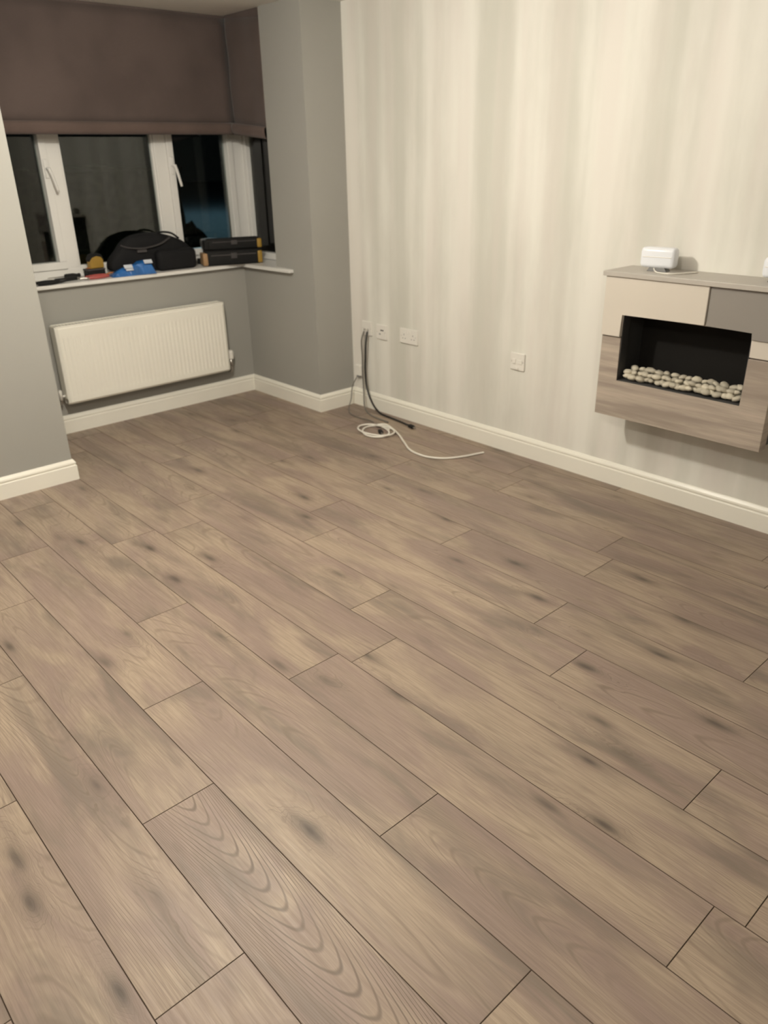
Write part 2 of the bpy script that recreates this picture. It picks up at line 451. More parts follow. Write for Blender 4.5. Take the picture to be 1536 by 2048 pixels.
for s in range(len(pv) - 1):
    bm = nb()
    A = [bm.verts.new((*offs(s, o), z)) for o, z in PROF]; C = [bm.verts.new((*offs(s + 1, o), z)) for o, z in PROF]
    n = len(PROF)
    bm.faces.new(A); bm.faces.new(C[::-1])
    for k in range(n): bm.faces.new((A[k], C[k], C[(k + 1) % n], A[(k + 1) % n]))
    struct(link(names[s], bm, 'skirt'), bl[s], 'skirting')

# window board (sill): L shaped with rounded nose
bm = nb()
ST = SZ + 0.022
pts = [(UB + 0.035, VL), (UB + 0.035, VS - 0.035), (-4.05, VS - 0.035), (-4.05, VS), (SIDE_END, VS), (SIDE_END, WY), (WX, WY), (WX, VL)]
prism(bm, pts, 'z', SZ, ST, 0.006)
struct(link('trim_1', bm, 'upvc'), 'white window board running round the bay, tools lying on it', 'window sill')

# ------------------------------------------------------------------ windows
FD = 0.07
def window_back():
    w0 = bpy.data.objects.new('window_1', None); COL.objects.link(w0)
    struct(w0, 'white three-light bay window with dark night glass, tools in front', 'window')
    y0, y1, z0, z1 = VL, WY, ST, 2.16
    xo, xi = WX - FD, WX
    link('bottom_rail', B(xo, xi, y0, y1, z0, z0 + 0.052, bev=0.004), 'upvc', w0)
    link('top_rail', B(xo, xi, y0, y1, z1 - 0.05, z1, bev=0.004), 'upvc', w0)
    for a, b in ((y0, y0 + 0.06), (1.80, 1.875), (2.462, 2.542), (WY - 0.085, WY)):
        link('mullion', B(xo, xi - 0.002, a, b, z0 + 0.05, z1 - 0.05, bev=0.004), 'upvc', w0)
    def sash(a, b, handle_y=None):
        t = 0.042; zz0, zz1 = z0 + 0.052, z1 - 0.05
        bm = nb()
        for (p, q, r, s_) in ((a, b, zz0, zz0 + t), (a, b, zz1 - t, zz1), (a, a + t, zz0 + t, zz1 - t), (b - t, b, zz0 + t, zz1 - t)):
            box(bm, xo + 0.012, xi + 0.012, p, q, r, s_, bev=0.004)
        sh = link('sash', bm, 'upvc', w0)
        link('pane', B(xo + 0.030, xo + 0.036, a + t - 0.006, b - t + 0.006, zz0 + t - 0.006, zz1 - t + 0.006), 'glass', sh)
        if handle_y is not None:
            zc = 1.47
            bm = nb()
            box(bm, xi + 0.012, xi + 0.020, handle_y - 0.013, handle_y + 0.013, zc - 0.05, zc + 0.05, bev=0.003)
            lathe(bm, [(0, 0.009), (0.028, 0.009)], (xi + 0.018, handle_y, zc), (xi + 0.05, handle_y, zc), 10)
            tube(bm, [(xi + 0.045, handle_y, zc + 0.004), (xi + 0.05, handle_y + 0.012, zc - 0.04), (xi + 0.05, handle_y + 0.03, zc - 0.12)], lambda t_: 0.011 - 0.003 * t_, 8, 4)
            h = link('handle', bm, 'upvc', sh, smooth=True); h['label'] = 'white espagnolette window handle'
    sash(y0 + 0.06, 1.80, 1.80 - 0.021)
    # fixed middle light
    a, b = 1.875, 2.462
    bm = nb()
    for (p, q, r, s_) in ((a, b, z0 + 0.052, z0 + 0.064), (a, b, z1 - 0.062, z1 - 0.05), (a, a + 0.012, z0 + 0.064, z1 - 0.062), (b - 0.012, b, z0 + 0.064, z1 - 0.062)):
        box(bm, xo + 0.02, xi - 0.012, p, q, r, s_, bev=0.002)
    gb = link('glazing_bead', bm, 'upvc', w0)
    link('pane', B(xo + 0.030, xo + 0.036, a + 0.006, b - 0.006, z0 + 0.058, z1 - 0.056), 'glass', gb)
    sash(2.542, WY - 0.085, 2.542 + 0.021)
    return w0
window_back()
def window_side():
    w0 = bpy.data.objects.new('window_2', None); COL.objects.link(w0)
    struct(w0, 'narrow white side window of the bay, mostly behind the wall edge', 'window')
    x0, x1, z0, z1 = WX, SIDE_END, ST, 2.16
    yi, yo = WY, WY + FD
    link('bottom_rail', B(x0 - FD, x1, yi, yo, z0, z0 + 0.045, bev=0.004), 'upvc', w0)
    link('top_rail', B(x0 - FD, x1, yi, yo, z1 - 0.05, z1, bev=0.004), 'upvc', w0)
    link('mullion', B(x0 - FD, x0 + 0.03, yi + 0.001, yo, z0 + 0.045, z1 - 0.05, bev=0.004), 'upvc', w0)
    link('mullion', B(x1 - 0.05, x1, yi, yo, z0 + 0.045, z1 - 0.05, bev=0.004), 'upvc', w0)
    link('pane', B(x0 + 0.02, x1 - 0.04, yi + 0.034, yi + 0.040, z0 + 0.035, z1 - 0.04), 'glass', w0)
window_side()

# ------------------------------------------------------------------ roman blinds
def blind(name, label, p0, p1, n, ztop, zbot, sag):
    """cloth from p0 to p1 (plan), n = plan normal into the room"""
    p0, p1, n = Vector(p0), Vector(p1), Vector(n)
    root = thing(name, label, 'blind', (p0.x, p0.y, zbot), group='brown roman blinds in the bay')
    o = Vector((p0.x, p0.y, zbot))
    def P(u, d, z):
        q = p0.lerp(p1, u) + n * d
        return Vector((q.x, q.y, z - sag * u)) - o
    # profile: distance from the wall against height, the cloth hanging and folded once at the foot
    prof = [(0.012, ztop)]
    for k in range(1, 12):
        z = ztop + (zbot + 0.062 - ztop) * k / 11
        prof.append((0.012 + 0.003 * math.sin(k * 1.1), z))
    def cloth(prof, th, nu=24, wav=0.003):
        bm = nb(); rows = []
        for side in (0, 1):
            g = []
            for j in range(nu + 1):
                u = j / nu
                g.append([bm.verts.new(P(u, d + side * th + wav * math.sin(u * 9 + z * 3), z)) for d, z in prof])
            rows.append(g)
        for g in rows:
            for j in range(nu):
                for k in range(len(prof) - 1):
                    bm.faces.new((g[j][k], g[j + 1][k], g[j + 1][k + 1], g[j][k + 1]))
        a, b = rows
        m = len(prof) - 1
        for j in range(nu):
            for k in (0, m): bm.faces.new((a[j][k], a[j + 1][k], b[j + 1][k], b[j][k]))
        for k in range(m):
            for j in (0, nu): bm.faces.new((a[j][k], a[j][k + 1], b[j][k + 1], b[j][k]))
        return bm
    link('cloth', cloth(prof, 0.004), 'blind', root, smooth=True)
    hem = [(0.016, zbot + 0.066), (0.030, zbot + 0.058), (0.034, zbot + 0.040), (0.030, zbot + 0.016), (0.022, zbot), (0.012, zbot + 0.006)]
    link('folded_hem', cloth(hem, 0.004, wav=0.002), 'blindhem', root, smooth=True)
    bm = nb()
    a = [P(0, 0.0, ztop), P(1, 0.0, ztop), P(1, 0.012, ztop), P(0, 0.012, ztop)]
    vs = [bm.verts.new(v + Vector((0, 0, dz + (sag if i in (1, 2) else 0)))) for dz in (-0.03, 0.012) for i, v in enumerate(a)]
    for f in ((0, 1, 2, 3), (7, 6, 5, 4), (0, 4, 5, 1), (1, 5, 6, 2), (2, 6, 7, 3), (3, 7, 4, 0)): bm.faces.new([vs[i] for i in f])
    link('headrail', bm, 'blind', root)
    return root
blind('roman_blind', 'wide brown roman blind half lowered over the front bay window', (UB - 0.025, VL + 0.01), (UB - 0.025, VS + 0.028), (1, 0), 2.262, 1.640, 0.0)
blind('roman_blind', 'narrow brown roman blind over the bay side window, hem sagging', (UB + 0.0145, VS + 0.022), (SIDE_END - 0.004, VS + 0.022), (0, -1), 2.262, 1.640, 0.035)

# ------------------------------------------------------------------ radiator
def radiator():
    y0, y1, z0, z1 = 1.552, 2.660, 0.198, 0.650
    xf, xb = UB + 0.108, UB + 0.030
    oy = (y0 + y1) / 2
    r = thing('radiator', 'white ribbed panel radiator on the wall below the bay window', 'radiator', (UB + 0.06, oy, z0))
    O = Vector((UB + 0.06, oy, z0))
    def LB(bm, *a, **k):
        a = list(a); a[0] -= O.x; a[1] -= O.x; a[2] -= O.y; a[3] -= O.y; a[4] -= O.z; a[5] -= O.z
        return box(bm, *a, **k)
    def panel(xface, sgn):
        bm = nb(); nr = 40; prof = []
        span = y1 - y0 - 0.03
        for k in range(nr):
            c = y0 + 0.015 + (k + 0.5) * span / nr; h = span / nr / 2
            prof += [(c - h, 0.0), (c - h * 0.55, 0.0), (c - h * 0.3, -0.0026), (c + h * 0.3, -0.0026), (c + h * 0.55, 0.0)]
        prof.append((y1 - 0.015, 0.0))
        # rows: bottom seam, flutes start, flutes end, top seam
        rows = []
        for z, dep in ((z0, -0.010), (z0 + 0.012, 0.0), (z0 + 0.035, 0.0), (z0 + 0.055, 1.0), (z1 - 0.075, 1.0), (z1 - 0.055, 0.0), (z1 - 0.012, 0.0), (z1, -0.010)):
            d0 = dep if dep < 0 else 0.0; f = max(dep, 0.0)
            row = [(y0, d0 - 0.008)] + [(y, d0 + d * f) for y, d in prof] + [(y1, d0 - 0.008)]
            rows.append([bm.verts.new((xface + sgn * d - O.x, y - O.y, z - O.z)) for y, d in row])
        for a, b in zip(rows, rows[1:]):
            for k in range(len(a) - 1): bm.faces.new((a[k], a[k + 1], b[k + 1], b[k]))
        return bm
    def solid(bm, dx):
        g = bmesh.ops.extrude_face_region(bm, geom=bm.faces[:])
        bmesh.ops.translate(bm, vec=(dx, 0, 0), verts=[v for v in g['geom'] if isinstance(v, bmesh.types.BMVert)])
        return bm
    link('front_panel', solid(panel(xf, 1), -0.012), 'rad', r)
    link('back_panel', solid(panel(xb, -1), 0.012), 'rad', r)
    bm = nb()
    n = 56
    LB(bm, xb - 0.004, xb + 0.004, y0 + 0.004, y1 - 0.004, z1 - 0.004, z1 + 0.004)
    LB(bm, xf - 0.014, xf - 0.004, y0 + 0.004, y1 - 0.004, z1 - 0.004, z1 + 0.004)
    for k in range(n + 1):
        yy = y0 + 0.006 + (y1 - y0 - 0.016) * k / n
        LB(bm, xb, xf - 0.008, yy, yy + 0.005, z1 - 0.003, z1 + 0.003)
    link('top_grille', bm, 'rad', r)
    for a in (y0 - 0.002, y1 - 0.002):
        bm = nb(); LB(bm, xb - 0.006, xf - 0.012, a, a + 0.004, z0 + 0.03, z1 - 0.002, bev=0.001)
        link('side_panel', bm, 'rad', r)
    bm = nb()
    for k in range(40):
        yy = y0 + 0.03 + k * (y1 - y0 - 0.06) / 39
        LB(bm, xb + 0.008, xf - 0.014, yy, yy + 0.002, z0 + 0.04, z1 - 0.03)
    link('convector_fins', bm, 'rad', r)
    for a in (y0 + 0.2, y1 - 0.2):
        bm = nb(); LB(bm, UB + 0.001, xb - 0.002, a, a + 0.03, z0 + 0.06, z1 - 0.06)
        link('wall_bracket', bm, 'rad', r)
    # thermostatic valve on the right, with tail pipe to the floor
    v = nb(); xc, zc = UB + 0.06, z0 + 0.045
    lathe(v, [(0, 0.008), (0.018, 0.008), (0.018, 0.012), (0.03, 0.012)], (xc - O.x, y1 - 0.004 - O.y, zc - O.z), (xc - O.x, y1 + 1, zc - O.z), 12)
    lathe(v, [(0, 0.013), (0.05, 0.013)], (xc - O.x, y1 + 0.036 - O.y, zc - 0.025 - O.z), (xc - O.x, y1 + 0.036 - O.y, 2), 12)
    val = link('valve', v, 'chrome', r, smooth=True)
    h = nb()
    lathe(h, [(0, 0.014), (0.004, 0.021), (0.05, 0.021), (0.058, 0.016), (0.062, 0.010)], (xc - O.x, y1 + 0.036 - O.y, zc + 0.02 - O.z), (xc - O.x, y1 + 0.036 - O.y, 2), 18)
    link('thermostat_head', h, 'plast', val, smooth=False)['label'] = 'white thermostatic valve head'
    pb = nb(); tube(pb, [(xc - O.x, y1 + 0.036 - O.y, zc - 0.02 - O.z), (xc - O.x, y1 + 0.036 - O.y, zc - 0.05 - O.z), (xc - 0.012 - O.x, y1 + 0.036 - O.y, zc - 0.066 - O.z), (UB + 0.001 - O.x, y1 + 0.036 - O.y, zc - 0.07 - O.z)], 0.0075, 10, 4)
    link('pipe', pb, 'chrome', r, smooth=True)
    v = nb()
    lathe(v, [(0, 0.008), (0.03, 0.008)], (xc - O.x, y0 + 0.004 - O.y, zc - O.z), (xc - O.x, y0 - 1 - O.y, zc - O.z), 12)
    lathe(v, [(0, 0.011), (0.055, 0.011), (0.06, 0.007)], (xc - O.x, y0 - 0.026 - O.y, zc - 0.02 - O.z), (xc - O.x, y0 - 0.026 - O.y, 2), 12)
    link('valve', v, 'plast', r, smooth=True)
    pb = nb(); tube(pb, [(xc - O.x, y0 - 0.026 - O.y, zc - 0.015 - O.z), (xc - O.x, y0 - 0.026 - O.y, zc - 0.03 - O.z), (xc - 0.012 - O.x, y0 - 0.026 - O.y, zc - 0.046 - O.z), (UB + 0.001 - O.x, y0 - 0.026 - O.y, zc - 0.05 - O.z)], 0.0075, 10, 4)
    link('pipe', pb, 'chrome', r, smooth=True)
radiator()

# ------------------------------------------------------------------ wall mounted fire
FX0, FX1, FZ0, FZ1 = -1.874, -1.120, 0.413, 1.022
FF = VF - 0.205          # front plane
FB = FF + 0.058          # rear of the surround panel
OX0, OX1, OZ0, OZ1 = -1.782, -1.226, 0.578, 0.868
def fire():
    O = Vector(((FX0 + FX1) / 2, VF, FZ0))
    r = thing('electric_fire', 'wall-hung electric fire with cream, grey and driftwood panels around a black opening', 'fireplace', O)
    def LB(bm, x0, x1, y0, y1, z0, z1, **k): return box(bm, x0 - O.x, x1 - O.x, y0 - O.y, y1 - O.y, z0 - O.z, z1 - O.z, **k)
    def LP(pts, y0, y1, bev=0.0): return prism(nb(), [(x - O.x, z - O.z) for x, z in pts], 'y', y0 - O.y, y1 - O.y, bev)
    ZJ = 0.768
    # driftwood U
    link('wood_panel', LP([(FX0, FZ0), (FX1, FZ0), (FX1, ZJ), (OX1, ZJ), (OX1, OZ0), (OX0, OZ0), (OX0, ZJ), (FX0, ZJ)], FF, FB, 0.002), 'fwood', r)
    # cream upper surround, inverted U
    link('cream_panel', LP([(FX0, ZJ + 0.004), (OX0, ZJ + 0.004), (OX0, OZ1), (OX1, OZ1), (OX1, ZJ + 0.004), (FX1, ZJ + 0.004), (FX1, FZ1), (FX0, FZ1)], FF + 0.004, FB, 0.002), 'cream', r)
    # cream raised block over the left two thirds, grey block over the right
    XS = -1.415
    link('cream_block', LP([(FX0, ZJ + 0.004), (OX0, ZJ + 0.004), (OX0, OZ1 + 0.002), (XS, OZ1 + 0.002), (XS, FZ1), (FX0, FZ1)], FF - 0.012, FF + 0.004, 0.003), 'cream', r)
    link('grey_block', LP([(XS + 0.004, OZ1 - 0.0), (OX1, OZ1), (OX1, OZ1 - 0.028), (FX1, OZ1 - 0.028), (FX1, FZ1), (XS + 0.004, FZ1)], FF - 0.004, FF + 0.004, 0.002), 'fgrey', r)
    # mantel shelf
    bm = nb(); LB(bm, FX0 - 0.012, FX1 + 0.012, FF - 0.022, VF, FZ1, FZ1 + 0.020, bev=0.002)
    link('mantel_shelf', bm, 'shelf', r)
    # black body behind the surround
    bx0, bx1, bz0, bz1 = FX0 + 0.03, FX1 - 0.004, FZ0 + 0.012, FZ1 - 0.01
    bm = nb()
    LB(bm, bx0, bx1, VF - 0.018, VF - 0.001, bz0, bz1)                # back plate
    LB(bm, bx0, OX0 - 0.02, FB, VF - 0.018, bz0, bz1)
    LB(bm, OX1 + 0.02, bx1, FB, VF - 0.018, bz0, bz1)
    LB(bm, OX0 - 0.02, OX1 + 0.02, FB, VF - 0.018, OZ1 + 0.02, bz1)
    LB(bm, OX0 - 0.02, OX1 + 0.02, FB, VF - 0.018, bz0, OZ0 - 0.02)
    link('casing', bm, 'black', r)
    bm = nb()
    LB(bm, OX0 - 0.02, OX1 + 0.02, VF - 0.022, VF - 0.017, OZ0 - 0.02, OZ1 + 0.02)
    link('back_screen', bm, 'blackin', r)
    bm = nb()
    LB(bm, OX0 - 0.019, OX0 - 0.004, FB, VF - 0.022, OZ0 - 0.0, OZ1 + 0.01)
    LB(bm, OX1 + 0.004, OX1 + 0.019, FB, VF - 0.022, OZ0 - 0.0, OZ1 + 0.01)
    LB(bm, OX0 - 0.004, OX1 + 0.004, FB, VF - 0.022, OZ1 + 0.002, OZ1 + 0.012)
    LB(bm, OX0 + 0.0002, OX0 + 0.004, FF + 0.006, FB, OZ0 + 0.001, OZ1 - 0.001)
    LB(bm, OX1 - 0.004, OX1 - 0.0002, FF + 0.006, FB, OZ0 + 0.001, OZ1 - 0.001)
    link('liner', bm, 'charin', r)
    bm = nb(); LB(bm, OX0 - 0.004, OX1 + 0.004, FB - 0.05, VF - 0.022, OZ0 - 0.006, OZ0 + 0.004)
    link('ember_tray', bm, 'charin', r)
    # thin dark joint on the left stile
    bm = nb(); LB(bm, FX0 - 0.001, OX0, FF + 0.0025, FB, ZJ, ZJ + 0.004)
    link('joint_strip', bm, 'charin', r)
    return r
fire()
# pebbles in the tray: every stone its own object
def pebble_mesh(seed):
    bm = nb(); bmesh.ops.create_icosphere(bm, subdivisions=2, radius=1.0)
    for v in bm.verts:
        n = noise.noise(v.co * 1.1 + Vector((seed * 3.7, seed, 0)))
        v.co *= 1 + 0.22 * n
    me = bpy.data.meshes.new('pebble'); bm.to_mesh(me); bm.free()
    for f in me.polygons: f.use_smooth = True
    me.materials.append(M['pebble']); return me
PM = [pebble_mesh(s) for s in range(5)]
rp = random.Random(5)
def pebble(x, y, z, sx, sy, sz, rz):
    o = bpy.data.objects.new('pebble', PM[rp.randrange(5)]); COL.objects.link(o)
    o.location = (x, y, z); o.scale = (sx, sy, sz); o.rotation_euler = (rp.uniform(-.35, .35), rp.uniform(-.35, .35), rz)
    o['tone'] = rp.uniform(0.72, 1.08)
    tag(o, 'pale cream pebble heaped in the fire opening', 'pebble', 'pebbles in the electric fire')
zt = OZ0 + 0.004
for layer, (yb_, zz, n) in enumerate(((FF + 0.032, 0.0145, 21), (FF + 0.060, 0.014, 20), (FF + 0.046, 0.034, 19), (FF + 0.092, 0.018, 18), (FF + 0.080, 0.044, 16), (FF + 0.13, 0.02, 15))):
    for k in range(n):
        x = OX0 + 0.022 + (OX1 - OX0 - 0.044) * (k + 0.5 + rp.uniform(-.25, .25)) / n
        s = rp.uniform(0.8, 1.2)
        pebble(x, yb_ + rp.uniform(-.006, .006), zt + zz + rp.uniform(-.001, .004), 0.0195 * s, 0.0145 * s, 0.0115 * s, rp.uniform(-.7, .7))

# ------------------------------------------------------------------ things on the mantel
MZ = FZ1 + 0.020
def hub(x, y, label, wd, ht, dp, tilt):
    r = thing('wifi_hub', label, 'router', (x, y, MZ), (0, 0, tilt), 'white boxes on the mantel shelf')
    bm = B(-wd / 2, wd / 2, -dp / 2, dp / 2, 0.014, 0.014 + ht, bev=0.017, seg=4)
    link('body', bm, 'hub', r, smooth=True)
    link('front_ridge', B(-wd / 2 + 0.012, wd / 2 - 0.012, -dp / 2 - 0.002, -dp / 2 + 0.01, 0.014 + ht * 0.52, 0.014 + ht * 0.56, bev=0.001), 'plast', r)
    link('stand', prism(nb(), [(-wd * 0.28, 0.0), (wd * 0.30, 0.0), (wd * 0.22, 0.018), (-wd * 0.20, 0.018)], 'y', -dp * 0.36, dp * 0.42, 0.002), 'greypl', r)
    return r
hub(-1.703, VF - 0.105, 'white rounded router standing at the left of the mantel shelf', 0.148, 0.082, 0.055, 0.10)
hub(-1.212, VF - 0.10, 'white device cut by the right picture edge on the mantel shelf', 0.12, 0.075, 0.05, -0.05)
bm = tube(nb(), [(-1.715, VF - 0.12, MZ + 0.013), (-1.69, VF - 0.15, MZ + 0.006), (-1.66, VF - 0.17, MZ + 0.0035), (-1.60, VF - 0.16, MZ + 0.0035), (-1.55, VF - 0.06, MZ + 0.0035)], 0.003, 8, 6)
tag(link('power_lead', bm, 'cablew', smooth=True), 'thin white lead trailing from the router on the shelf', 'cable')

# ------------------------------------------------------------------ sockets on the feature wall
def socket(name, x, z, wd, ht, label, kind, group=None):
    r = thing(name, label, 'socket', (x, VF, z), group=group)
    link('face_plate', B(-wd / 2, wd / 2, -0.011, 0.0, -ht / 2, ht / 2, bev=0.0025), 'plast', r)
    def pin(px, pz, pw, ph): return B(px - pw / 2, px + pw / 2, -0.0118, -0.0105, pz - ph / 2, pz + ph / 2)
    if kind == 'double':
        for c in (-wd / 4, wd / 4):
            for px, pz, pw, ph in ((c, 0.008, 0.004, 0.009), (c - 0.011, -0.014, 0.007, 0.004), (c + 0.011, -0.014, 0.007, 0.004)):
                link('socket_hole', pin(px, pz, pw, ph), 'greypl', r)
        for c in (-0.012, 0.012):
            link('rocker_switch', B(c - 0.006, c + 0.006, -0.0145, -0.0105, 0.016, 0.034, bev=0.001), 'plast', r)
    elif kind == 'media':
        for c in (-0.015, 0.015):
            bm = lathe(nb(), [(0, 0.0075), (0.006, 0.0075), (0.006, 0.004), (0.010, 0.004)], (c, -0.010, -0.006), (c, -1, -0.006), 12)
            link('coaxial_jack', bm, 'chrome', r)
    elif kind == 'slot':
        link('socket_hole', pin(0.008, 0.012, 0.028, 0.007), 'rubber', r)
        link('socket_hole', pin(-0.012, -0.012, 0.012, 0.009), 'greypl', r)
    elif kind == 'spur':
        link('rocker_switch', B(-0.030, -0.008, -0.016, -0.0105, -0.010, 0.014, bev=0.0015), 'plast', r)
        link('fuse_carrier', B(0.004, 0.032, -0.0145, -0.0105, -0.011, 0.011, bev=0.0015), 'plast', r)
        link('cable_outlet', B(-0.006, 0.010, -0.017, -0.0105, -ht / 2 + 0.003, -ht / 2 + 0.014, bev=0.002), 'plast', r)
    for sx in (-1, 1):
        link('screw', lathe(nb(), [(0, 0.003), (0.0015, 0.003)], (sx * wd * 0.40, -0.0105, 0), (sx * wd * 0.40, -1, 0), 8), 'chrome', r)
    return r
socket('wall_socket', -3.69, 0.517, 0.090, 0.088, 'single white plate nearest the corner, cables dropping from it', 'media')
socket('wall_socket', -3.553, 0.512, 0.090, 0.088, 'single white plate with a dark slot, between two other plates', 'slot')
socket('wall_socket', -3.31, 0.520, 0.150, 0.088, 'double white power socket right of the two single plates', 'double')
socket('fused_spur', -2.487, 0.508, 0.092, 0.088, 'lone white fused switch on the wallpaper left of the fire', 'spur')
r = thing('junction_box', 'small white junction box low on the wall by the corner', 'junction box', (-3.775, VF, 0.235))
link('cover', B(-0.030, 0.030, -0.024, 0.0, -0.034, 0.034, bev=0.004), 'plast', r)
link('cable_entry', B(-0.012, 0.016, -0.0245, -0.004, -0.044, -0.032, bev=0.002), 'greypl', r)

# ------------------------------------------------------------------ cables in the corner
def cable(name, pts, rad, mat, label, sm=8):
    return tag(link(name, tube(nb(), pts, rad, 8, sm), mat, smooth=True), label, 'cable')
y = VF - 0.012
cable('aerial_cable', [(-3.675, y - 0.008, 0.500), (-3.668, y - 0.028, 0.43), (-3.684, y - 0.02, 0.34), (-3.690, y - 0.02, 0.25), (-3.665, y - 0.03, 0.14), (-3.60, y - 0.045, 0.06), (-3.52, 3.125, 0.014), (-3.42, 3.12, 0.0065), (-3.32, 3.11, 0.0065), (-3.235, 3.095, 0.0075)],
      0.0062, 'cableb', 'black aerial cable dropping from the plates to the floor')
cable('aerial_cable', [(-3.705, y - 0.008, 0.500), (-3.706, y - 0.030, 0.44), (-3.712, y - 0.022, 0.34), (-3.716, y - 0.02, 0.24), (-3.70, y - 0.03, 0.13), (-3.64, y - 0.075, 0.03), (-3.56, 3.075, 0.0055), (-3.45, 3.055, 0.0055), (-3.36, 3.05, 0.0055)],
      0.0048, 'cableg', 'grey cable hanging beside the black one below the plates')
cable('telephone_wire', [(-3.785, y - 0.012, 0.190), (-3.80, y - 0.04, 0.13), (-3.795, y - 0.06, 0.05), (-3.75, 3.06, 0.010), (-3.66, 3.00, 0.0045), (-3.56, 2.985, 0.0045), (-3.48, 2.995, 0.0045), (-3.42, 2.985, 0.0045)],
      0.0032, 'cableg', 'thin wire curling from the junction box onto the floor')
coil = []
cx, cy = -3.285, 2.875
for k in range(0, 27):
    a = k * 0.52 + 1.2
    rr = 0.102 + 0.016 * math.sin(k * 0.9)
    coil.append((cx + 0.012 * math.sin(k * 0.37) + rr * math.cos(a) * 1.05, cy + rr * math.sin(a) * 0.85, 0.0055 + 0.0009 * k * 0.55))
coil += [(-3.30, 2.975, 0.022), (-3.22, 2.965, 0.012), (-3.13, 2.930, 0.0058), (-3.02, 2.865, 0.0058), (-2.90, 2.800, 0.0058), (-2.78, 2.790, 0.0058), (-2.69, 2.835, 0.0058), (-2.635, 2.92, 0.0058), (-2.60, 3.03, 0.0058), (-2.59, 3.06, 0.0058)]
cable('white_cable', coil, 0.0056, 'cablew', 'white cable coiled on the floor with a long tail along the boards', 6)
def plug(name, loc, rz, label, mat, tail=True):
    r = thing(name, label, 'plug', loc, (0, 0, rz))
    link('body', B(-0.026, 0.022, -0.012, 0.012, 0.0, 0.020, bev=0.005, seg=3), mat, r, smooth=True)
    link('tip', lathe(nb(), [(0, 0.006), (0.018, 0.006), (0.018, 0.003), (0.024, 0.003)], (0.021, 0, 0.010), (1, 0, 0.010), 10), 'chrome', r)
    link('strain_relief', tube(nb(), [(-0.024, 0, 0.010), (-0.032, 0, 0.010), (-0.040, 0, 0.009), (-0.046, 0, 0.008)], lambda t: 0.0060 - 0.0018 * t, 8, 4), mat, r, smooth=True)
plug('cable_plug', (-3.245, 2.885, 0.0), -0.5, 'black plug end lying inside the white cable coil', 'rubber')
plug('cable_plug', (-3.185, 3.083, 0.0), -0.22, 'black plug on the end of the black cable near the skirting', 'rubber')

# ------------------------------------------------------------------ things on the window board
def bag():
    O = (UB - 0.112, 2.325, ST)
    r = thing('tool_bag', 'black soft tool bag slumped on the window board, tallest item there', 'tool bag', O)
    # outline (y, z) of the slumped bag
    out = [(-0.31, 0.0), (-0.315, 0.055), (-0.30, 0.10), (-0.255, 0.128), (-0.205, 0.195), (-0.12, 0.222), (-0.02, 0.228), (0.05, 0.222), (0.12, 0.198), (0.20, 0.175), (0.255, 0.13), (0.27, 0.06), (0.27, 0.0)]
    bm = nb(); rings = []
    for k, (dx, s) in enumerate(((-0.056, 0.80), (-0.045, 0.94), (-0.02, 1.0), (0.012, 1.0), (0.036, 0.95), (0.048, 0.82))):
        ring = []
        for (yy, zz) in out:
            p = Vector((dx, yy * (0.5 + 0.5 * s), zz * s))
            q = noise.noise_vector(p * 9.0) * 0.014
            q.z = max(q.z, -p.z)
            ring.append(bm.verts.new(p + (q if zz > 0 else Vector((q.x, q.y, 0)))))
        rings.append(ring)
    for a, b in zip(rings, rings[1:]):
        n = len(out)
        for k in range(n): bm.faces.new((a[k], b[k], b[(k + 1) % n], a[(k + 1) % n]))
    bm.faces.new(rings[0]); bm.faces.new(rings[-1][::-1])
    bo = link('body', bm, 'nylon', r)
    m = bo.modifiers.new('sub', 'SUBSURF'); m.levels = 1; m.render_levels = 2
    for pl in bo.data.polygons: pl.use_smooth = True
    link('pocket', B(0.040, 0.115, -0.03, 0.24, 0.0, 0.125, bev=0.030, seg=4), 'nylon', r, smooth=True)
    link('strap', tube(nb(), [(0.02, -0.22, 0.165), (0.045, -0.18, 0.150), (0.058, -0.09, 0.142), (0.056, 0.02, 0.158), (0.035, 0.10, 0.190)], 0.014, 8, 6, 0.3), 'nylong', r, smooth=True)
    link('carry_handle', tube(nb(), [(0.0, 0.02, 0.205), (0.01, 0.05, 0.222), (0.02, 0.12, 0.214), (0.02, 0.17, 0.180)], 0.012, 8, 6, 0.5), 'nylon', r, smooth=True)
    link('zip_label', B(0.048, 0.064, -0.135, -0.075, 0.118, 0.135, bev=0.002), 'nylong', r)
bag()
def case(name, loc, rz, ln, dp, ht, label, ends, lid):
    r = thing(name, label, 'tool case', loc, (0, 0, rz))
    link('body', B(-dp / 2, dp / 2, -ln / 2, ln / 2, 0, ht, bev=0.012, seg=3), 'rubber', r, smooth=True)
    for s, mt in zip((-1, 1), ends):
        link('end_cap', B(-dp / 2 - 0.004, dp / 2 + 0.004, s * ln / 2 - 0.022, s * ln / 2 + 0.010, 0.004, ht * 0.88, bev=0.007, seg=3), mt, r, smooth=True)
    link('lid_rim', B(-dp / 2 - 0.003, dp / 2 + 0.003, -ln / 2 + 0.03, ln / 2 - 0.03, ht * 0.66, ht * 0.74, bev=0.002), lid, r)
    link('latch', B(dp / 2 - 0.002, dp / 2 + 0.008, -0.02, 0.02, ht * 0.45, ht * 0.82, bev=0.002), 'nylong', r)
    return r
case('tool_case', (UB + 0.028, 2.805, ST), -0.33, 0.36, 0.10, 0.092, 'black tool case with ochre ends, lowest in the window corner', ('tan', 'yellow'), 'nylong')
case('tool_case', (UB + 0.010, 2.83, ST + 0.0925), -0.36, 0.345, 0.085, 0.070, 'black case with one yellow end stacked on another case in the corner', ('rubber', 'yellow'), 'nylong')
